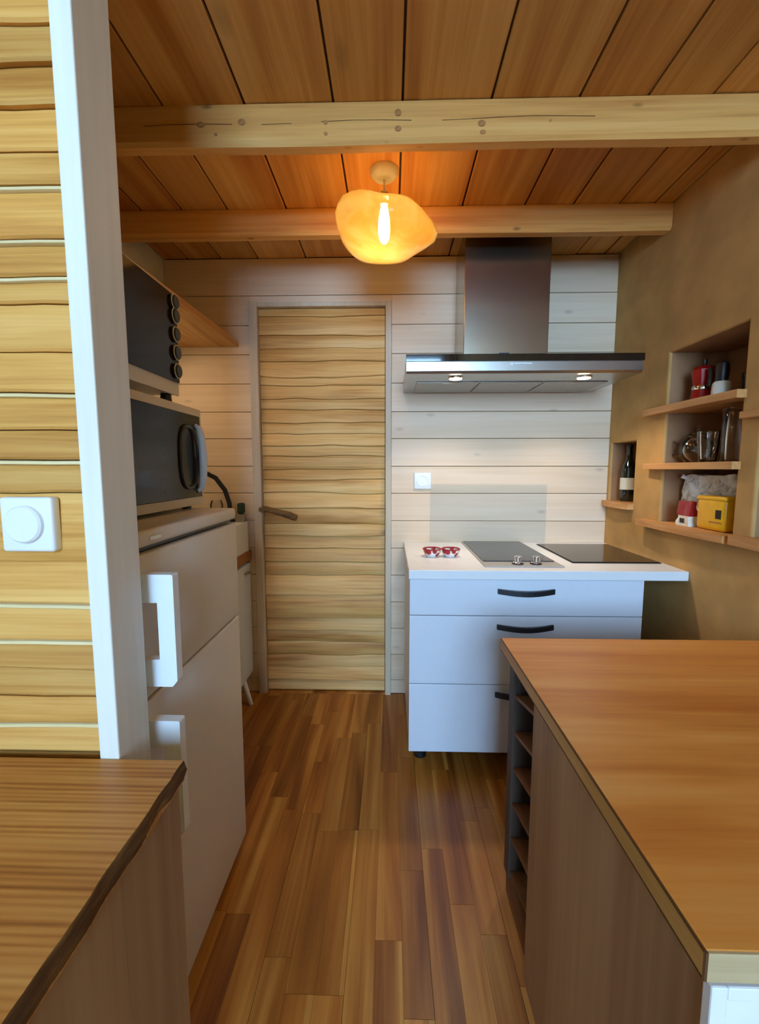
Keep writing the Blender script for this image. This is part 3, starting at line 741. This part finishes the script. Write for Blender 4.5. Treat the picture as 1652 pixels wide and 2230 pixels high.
# ------------------------------------------------------------------ left oak bench
t = thing('low_cabinet', 'brown boarded side cabinet under the live-edge oak top, lower left', 'cabinet', (-.77, .22, 0))
obj('carcass', B(XL + .002, -.372, -.22, .664, .001, .744), 'panel', t)
yy = -.22; wds = [.15, .14, .16, .13, .15, .154]
for w in wds:
    obj('board', B(-.3715, -.357, yy + .0003, yy + w - .0003, .001, .744), 'panel', t); yy += w
bm = bmesh.new(); n = 60; top = []; e = []
for i in range(n + 1):
    y = -.25 + (.666 + .25) * i / n
    w = .004 * mnoise.noise(Vector((y * 9, 2, 1))) + .003 * mnoise.noise(Vector((y * 25, 5, 1)))
    top.append((-.347 + w + .010 * (.666 - y) / .9, y))
prism(bm, top + [(XL + .002, .666), (XL + .002, -.25)], 'Z', .7455, .7815)
ow = obj('oak_worktop', bm, 'oak'); tag(ow, 'grained oak worktop with dark live edge, lower left corner', 'worktop')
bm = bmesh.new(); rings = []
for i, (xx, y) in enumerate(top):
    r = .005 * mnoise.noise(Vector((y * 13, 9, 3)))
    rings.append([bm.verts.new(p) for p in ((xx - .002, y, .7452), (xx - .002, y, .7812), (xx + .0012, y, .7808), (xx + .006 + r, y, .766 + r), (xx + .001 + r, y, .752), (xx - .001, y, .7452))])
for A, Q in zip(rings, rings[1:]):
    for j in range(6): bm.faces.new((A[j], A[(j + 1) % 6], Q[(j + 1) % 6], Q[j]))
bm.faces.new(rings[0]); bm.faces.new(rings[-1][::-1]); bmesh.ops.recalc_face_normals(bm, faces=bm.faces[:])
lv = obj('live_edge', bm, 'bark', ow, smooth=True); lv['label'] = 'dark bark edge'

# ------------------------------------------------------------------ island
IX0, IY0, IY1 = .322, .396, 1.212
iw = obj('island_worktop', B(IX0 + .0025, XR - .002, IY0 + .0025, IY1, .7465, .7805, bev=.0015), 'isl'); tag(iw, 'honey brown wooden worktop of the island, right foreground', 'worktop')
obj('edge_band', B(IX0, IX0 + .0026, IY0 + .003, IY1 - .001, .7505, .7765), 'isledge', iw)
obj('edge_line', B(IX0 + .0004, IX0 + .0028, IY0 + .003, IY1 - .001, .7765, .7795), 'islline', iw)
obj('edge_line', B(IX0 + .0004, IX0 + .0028, IY0 + .003, IY1 - .001, .7465, .7505), 'islline', iw)
bm = bmesh.new(); prism(bm, [(IX0, IY0 + .003), (IX0 + .001, IY0 + .0008), (IX0 + .003, IY0), (IX0 + .003, IY0 + .003)], 'Z', .7465, .7795); obj('corner_strip', bm, 'islline', iw)
obj('end_band', B(IX0 + .0031, XR - .003, IY0, IY0 + .0026, .7468, .7798), 'islend', iw)
t = thing('island_cabinet', 'island base with brown wooden side panel and white framed end', 'cabinet', (.74, .70, 0))
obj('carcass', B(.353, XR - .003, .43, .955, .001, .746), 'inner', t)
obj('side_panel', B(.336, .3525, .412, .957, .001, .746, bev=.001), 'panel', t)
# framed white end toward the camera
for a, b, c_, d_ in ((.333, .350, .02, .738), (1.135, XR - .003, .02, .738), (.350, 1.135, .722, .738), (.350, 1.135, .02, .06)):
    obj('end_frame', B(a, b, .398, .4115, c_, d_, bev=.002), 'white', t)
obj('end_panel', B(.3505, 1.1345, .406, .4118, .0605, .7215), 'white', t)
# bottle rack at the far end
t = thing('wine_rack', 'dark open bottle rack with slanting shelves at the far end of the island', 'wine rack', (.60, 1.08, 0))
obj('end_post', B(.346, XR - .003, 1.150, 1.192, .075, .745, bev=.002), 'rack', t)
obj('near_side', B(.350, XR - .003, .9585, .972, .075, .745), 'rack', t)
obj('back', B(.62, .635, .973, 1.149, .075, .745), 'rack', t)
for i in range(6):
    z0 = .090 + i * .108
    bm = bmesh.new(); prism(bm, [(.974, z0 + .045), (1.149, z0), (1.149, z0 + .010), (.974, z0 + .055)], 'X', .352, .619)
    obj('rack_shelf', bm, 'rackshelf', t)
obj('plinth', B(.353, XR - .003, .959, 1.187, .001, .074), 'rackshelf', t)

# ------------------------------------------------------------------ niche contents
# red moka pot
cx, cy, z0 = 1.235, 1.765, 1.5305
t = thing('moka_pot', 'red stovetop coffee pot with black knob in the tall niche', 'coffee pot', (cx, cy, z0))
bm = bmesh.new(); lathe(bm, [(0, 0), (.042, 0), (.043, .006), (.036, .052), (0, .052)], cx, cy, z0, n=8); obj('boiler', bm, 'red', t)
bm = bmesh.new(); lathe(bm, [(0, .052), (.037, .052), (.038, .062), (.035, .068), (0, .068)], cx, cy, z0, n=24); obj('collar', bm, 'chrome', t, smooth=True)
bm = bmesh.new(); lathe(bm, [(0, .068), (.032, .068), (.043, .128), (.041, .130), (0, .130)], cx, cy, z0, n=8)
bd = obj('jug', bm, 'red', t)
bm = bmesh.new(); prism(bm, [(cy + .034, z0 + .128), (cy + .060, z0 + .132), (cy + .036, z0 + .095)], 'X', cx - .012, cx + .012); obj('spout', bm, 'red', bd)
bm = bmesh.new(); lathe(bm, [(0, .130), (.041, .130), (.030, .141), (.010, .148), (0, .148)], cx, cy, z0, n=8); obj('lid', bm, 'red', t)
bm = bmesh.new(); lathe(bm, [(0, .148), (.007, .148), (.011, .160), (.009, .170), (0, .171)], cx, cy, z0, n=14); obj('lid_knob', bm, 'black', t, smooth=True)
bm = bmesh.new(); tube(bm, [(cx - .01, cy - .040, z0 + .122), (cx - .02, cy - .062, z0 + .122), (cx - .02, cy - .068, z0 + .10), (cx - .02, cy - .064, z0 + .055)], [.006, .007, .008, .007], n=8); obj('handle', bm, 'black', t, smooth=True)
# ivory grinder with black top
cx, cy = 1.215, 1.640
t = thing('shaker', 'small ivory shaker with tall black top beside the red pot', 'shaker', (cx, cy, z0))
bm = bmesh.new(); lathe(bm, [(0, 0), (.031, 0), (.032, .004), (.029, .052), (.024, .060), (0, .060)], cx, cy, z0, n=24); obj('body', bm, 'ivory', t, smooth=True)
bm = bmesh.new(); lathe(bm, [(0, .060), (.018, .060), (.020, .075), (.022, .105), (.019, .125), (.009, .132), (0, .133)], cx, cy, z0, n=20); obj('cap', bm, 'black', t, smooth=True)
cx, cy = 1.285, 1.575
t = thing('tin', 'dark green tin at the near end of the upper niche shelf', 'tin', (cx, cy, z0))
bm = bmesh.new(); lathe(bm, [(0, 0), (.038, 0), (.038, .066), (0, .066)], cx, cy, z0, n=24); obj('body', bm, 'green', t, smooth=True)
bm = bmesh.new(); lathe(bm, [(0, .066), (.040, .066), (.040, .080), (.037, .083), (0, .083)], cx, cy, z0, n=24); obj('lid', bm, 'green', t, smooth=True)
# glassware
z0 = 1.2965; cx, cy = 1.245, 1.790
t = thing('glass_teapot', 'round clear glass teapot with knob lid on the middle niche shelf', 'teapot', (cx, cy, z0))
bm = bmesh.new(); lathe(bm, [(0, 0), (.034, 0), (.054, .020), (.062, .050), (.056, .082), (.036, .104), (.036, .108), (.033, .108), (.033, .103), (.053, .080), (.059, .050), (.051, .022), (.032, .004), (0, .004)], cx, cy, z0, n=28); pb = obj('body', bm, 'jar', t, smooth=True)
bm = bmesh.new(); lathe(bm, [(0, .108), (.036, .108), (.030, .118), (.006, .124), (.005, .132), (.011, .140), (.008, .150), (0, .152)], cx, cy, z0, n=22); obj('lid', bm, 'jar', t, smooth=True)
bm = bmesh.new(); tube(bm, [(cx - .03, cy + .040, z0 + .085), (cx - .045, cy + .066, z0 + .088), (cx - .05, cy + .078, z0 + .06), (cx - .045, cy + .062, z0 + .028), (cx - .035, cy + .040, z0 + .024)], .0055, n=10); obj('handle', bm, 'jar', t, smooth=True)
cx, cy = 1.205, 1.668
t = thing('glass_mug', 'clear glass mug with handle in front of the glass teapot', 'mug', (cx, cy, z0))
bm = bmesh.new(); lathe(bm, [(0, 0), (.026, 0), (.030, .01), (.037, .075), (.040, .115), (.038, .115), (.034, .075), (.027, .012), (0, .010)], cx, cy, z0, n=26); obj('body', bm, 'jar', t, smooth=True)
bm = bmesh.new(); tube(bm, [(cx - .01, cy + .034, z0 + .092), (cx - .018, cy + .058, z0 + .088), (cx - .018, cy + .060, z0 + .05), (cx - .01, cy + .031, z0 + .035)], .0055, n=10); obj('handle', bm, 'jar', t, smooth=True)
cx, cy = 1.235, 1.560
t = thing('glass_vase', 'tall straight clear glass jar at the near end of the middle niche shelf', 'jar', (cx, cy, z0))
bm = bmesh.new(); lathe(bm, [(0, 0), (.052, 0), (.055, .004), (.055, .185), (.053, .188), (.0515, .185), (.0515, .008), (0, .008)], cx, cy, z0, n=30); obj('body', bm, 'jar', t, smooth=True)
bm = bmesh.new(); tube(bm, [(cx + .0535 * math.cos(a * math.pi / 16), cy + .0535 * math.sin(a * math.pi / 16), z0 + .187) for a in range(33)], .0025, n=6, caps=False); obj('rim', bm, 'jar', t, smooth=True)
# plastic bag
z0 = 1.0465
bm = bmesh.new(); bmesh.ops.create_cube(bm, size=1.0); bmesh.ops.subdivide_edges(bm, edges=bm.edges[:], cuts=11, use_grid_fill=True)
for v in bm.verts:
    p = v.co.copy(); h = p.z + .5
    fx = 1 - .35 * h ** 2; fy = 1 - .06 * h + .10 * math.sin(h * 3)
    q = Vector((p.x * .085 * fx, p.y * .285 * fy, h * .200))
    rnd = 1 - .22 * (abs(p.x * 2) ** 4) * (abs(p.y * 2) ** 4)
    q.x *= rnd; q.y *= rnd
    d = mnoise.noise(q * 18) * .012 + mnoise.noise(q * 45) * .005
    q += Vector((p.x, p.y, 0)).normalized() * d if p.xy.length > .01 else Vector((0, 0, 0))
    if h > .8: q.z += .012 * mnoise.noise(Vector((q.y * 25, 3, 1)))
    v.co = Vector((1.318 - (q.y + .14) * .25, 1.682, z0)) + Vector((q.x, q.y, max(0.0, q.z)))
t = thing('plastic_bag', 'crumpled silvery plastic food bag filling the bottom of the tall niche', 'bag', (1.283, 1.692, z0))
obj('pouch', bm, 'bag', t, smooth=True)
bm = bmesh.new(); tube(bm, [(1.258, 1.800, z0 + .172), (1.235, 1.816, z0 + .186), (1.218, 1.824, z0 + .196)], [.012, .007, .010], n=8); obj('twisted_corner', bm, 'plastic', t, smooth=True)
# red and white pouch
def pouch(y0, y1, x0, x1, za, zb, seed, taper):
    bm = bmesh.new(); bmesh.ops.create_cube(bm, size=1.0); bmesh.ops.subdivide_edges(bm, edges=bm.edges[:], cuts=6, use_grid_fill=True)
    for v in bm.verts:
        p = v.co.copy(); h = p.z + .5
        k_ = 1 - taper * h
        q = Vector(((x0 + x1) / 2 + p.x * (x1 - x0) * k_, (y0 + y1) / 2 + p.y * (y1 - y0), za + h * (zb - za)))
        d = mnoise.noise(q * 40 + Vector((seed, 0, 0))) * .006
        v.co = q + Vector((p.x, p.y, 0)) * d * 2
    return bm
t = thing('snack_packet', 'small dark red and white packet between plastic bag and yellow tin', 'packet', (1.181, 1.72, z0))
obj('white_base', pouch(1.688, 1.752, 1.162, 1.200, z0, z0 + .040, 3, .05), 'ivory', t, smooth=True)
obj('red_upper', pouch(1.686, 1.756, 1.163, 1.199, z0 + .0402, z0 + .098, 3, .5), 'redcup', t, smooth=True)
obj('grey_emblem', B(1.1590, 1.1625, 1.708, 1.734, z0 + .012, z0 + .030, bev=.0015), 'darkmetal', t)
# yellow tin
t = thing('yellow_tin', 'bright yellow tin with dark square emblem on the bottom niche sill', 'tin', (1.205, 1.600, z0))
obj('body', B(1.170, 1.240, 1.520, 1.660, z0, z0 + .118, bev=.014, seg=4), 'yellow', t, smooth=True)
obj('lid', B(1.168, 1.242, 1.518, 1.662, z0 + .108, z0 + .126, bev=.008, seg=3), 'yellow', t, smooth=True)
obj('emblem', B(1.1688, 1.1705, 1.534, 1.560, z0 + .046, z0 + .078), 'inner', t)
obj('print_line', B(1.1690, 1.1705, 1.530, 1.590, z0 + .030, z0 + .034), 'sinkwood', t)
# bottles in the small niche
for (cx, cy, lb, mt, hh) in ((1.222, 2.236, 'dark green wine bottle standing in the small wall niche', 'bottle', .285), (1.31, 2.225, 'clear glass bottle behind the dark one in the small niche', 'jar', .270)):
    z0 = 1.1065
    t = thing('bottle', lb, 'bottle', (cx, cy, z0), 'bottles in the small niche')
    bm = bmesh.new(); s = hh / .285
    lathe(bm, [(0, 0), (.034, 0), (.036, .005), (.036, .160 * s), (.030, .185 * s), (.015, .215 * s), (.013, .270 * s), (.015, .272 * s), (.015, .280 * s), (0, .280 * s)], cx, cy, z0, n=24); obj('body', bm, mt, t, smooth=True)
    bm = bmesh.new(); lathe(bm, [(.0365, .06), (.0368, .06), (.0368, .12), (.0365, .12)], cx, cy, z0, n=24)
    if mt == 'bottle': obj('paper_label', bm, 'ivory', t, smooth=True)
    else: bm.free()
    bm = bmesh.new(); lathe(bm, [(0, .2802 * s), (.0155, .2802 * s), (.0155, .2802 * s + .008), (0, .2802 * s + .009)], cx, cy, z0, n=16); obj('cap', bm, 'black', t, smooth=True)
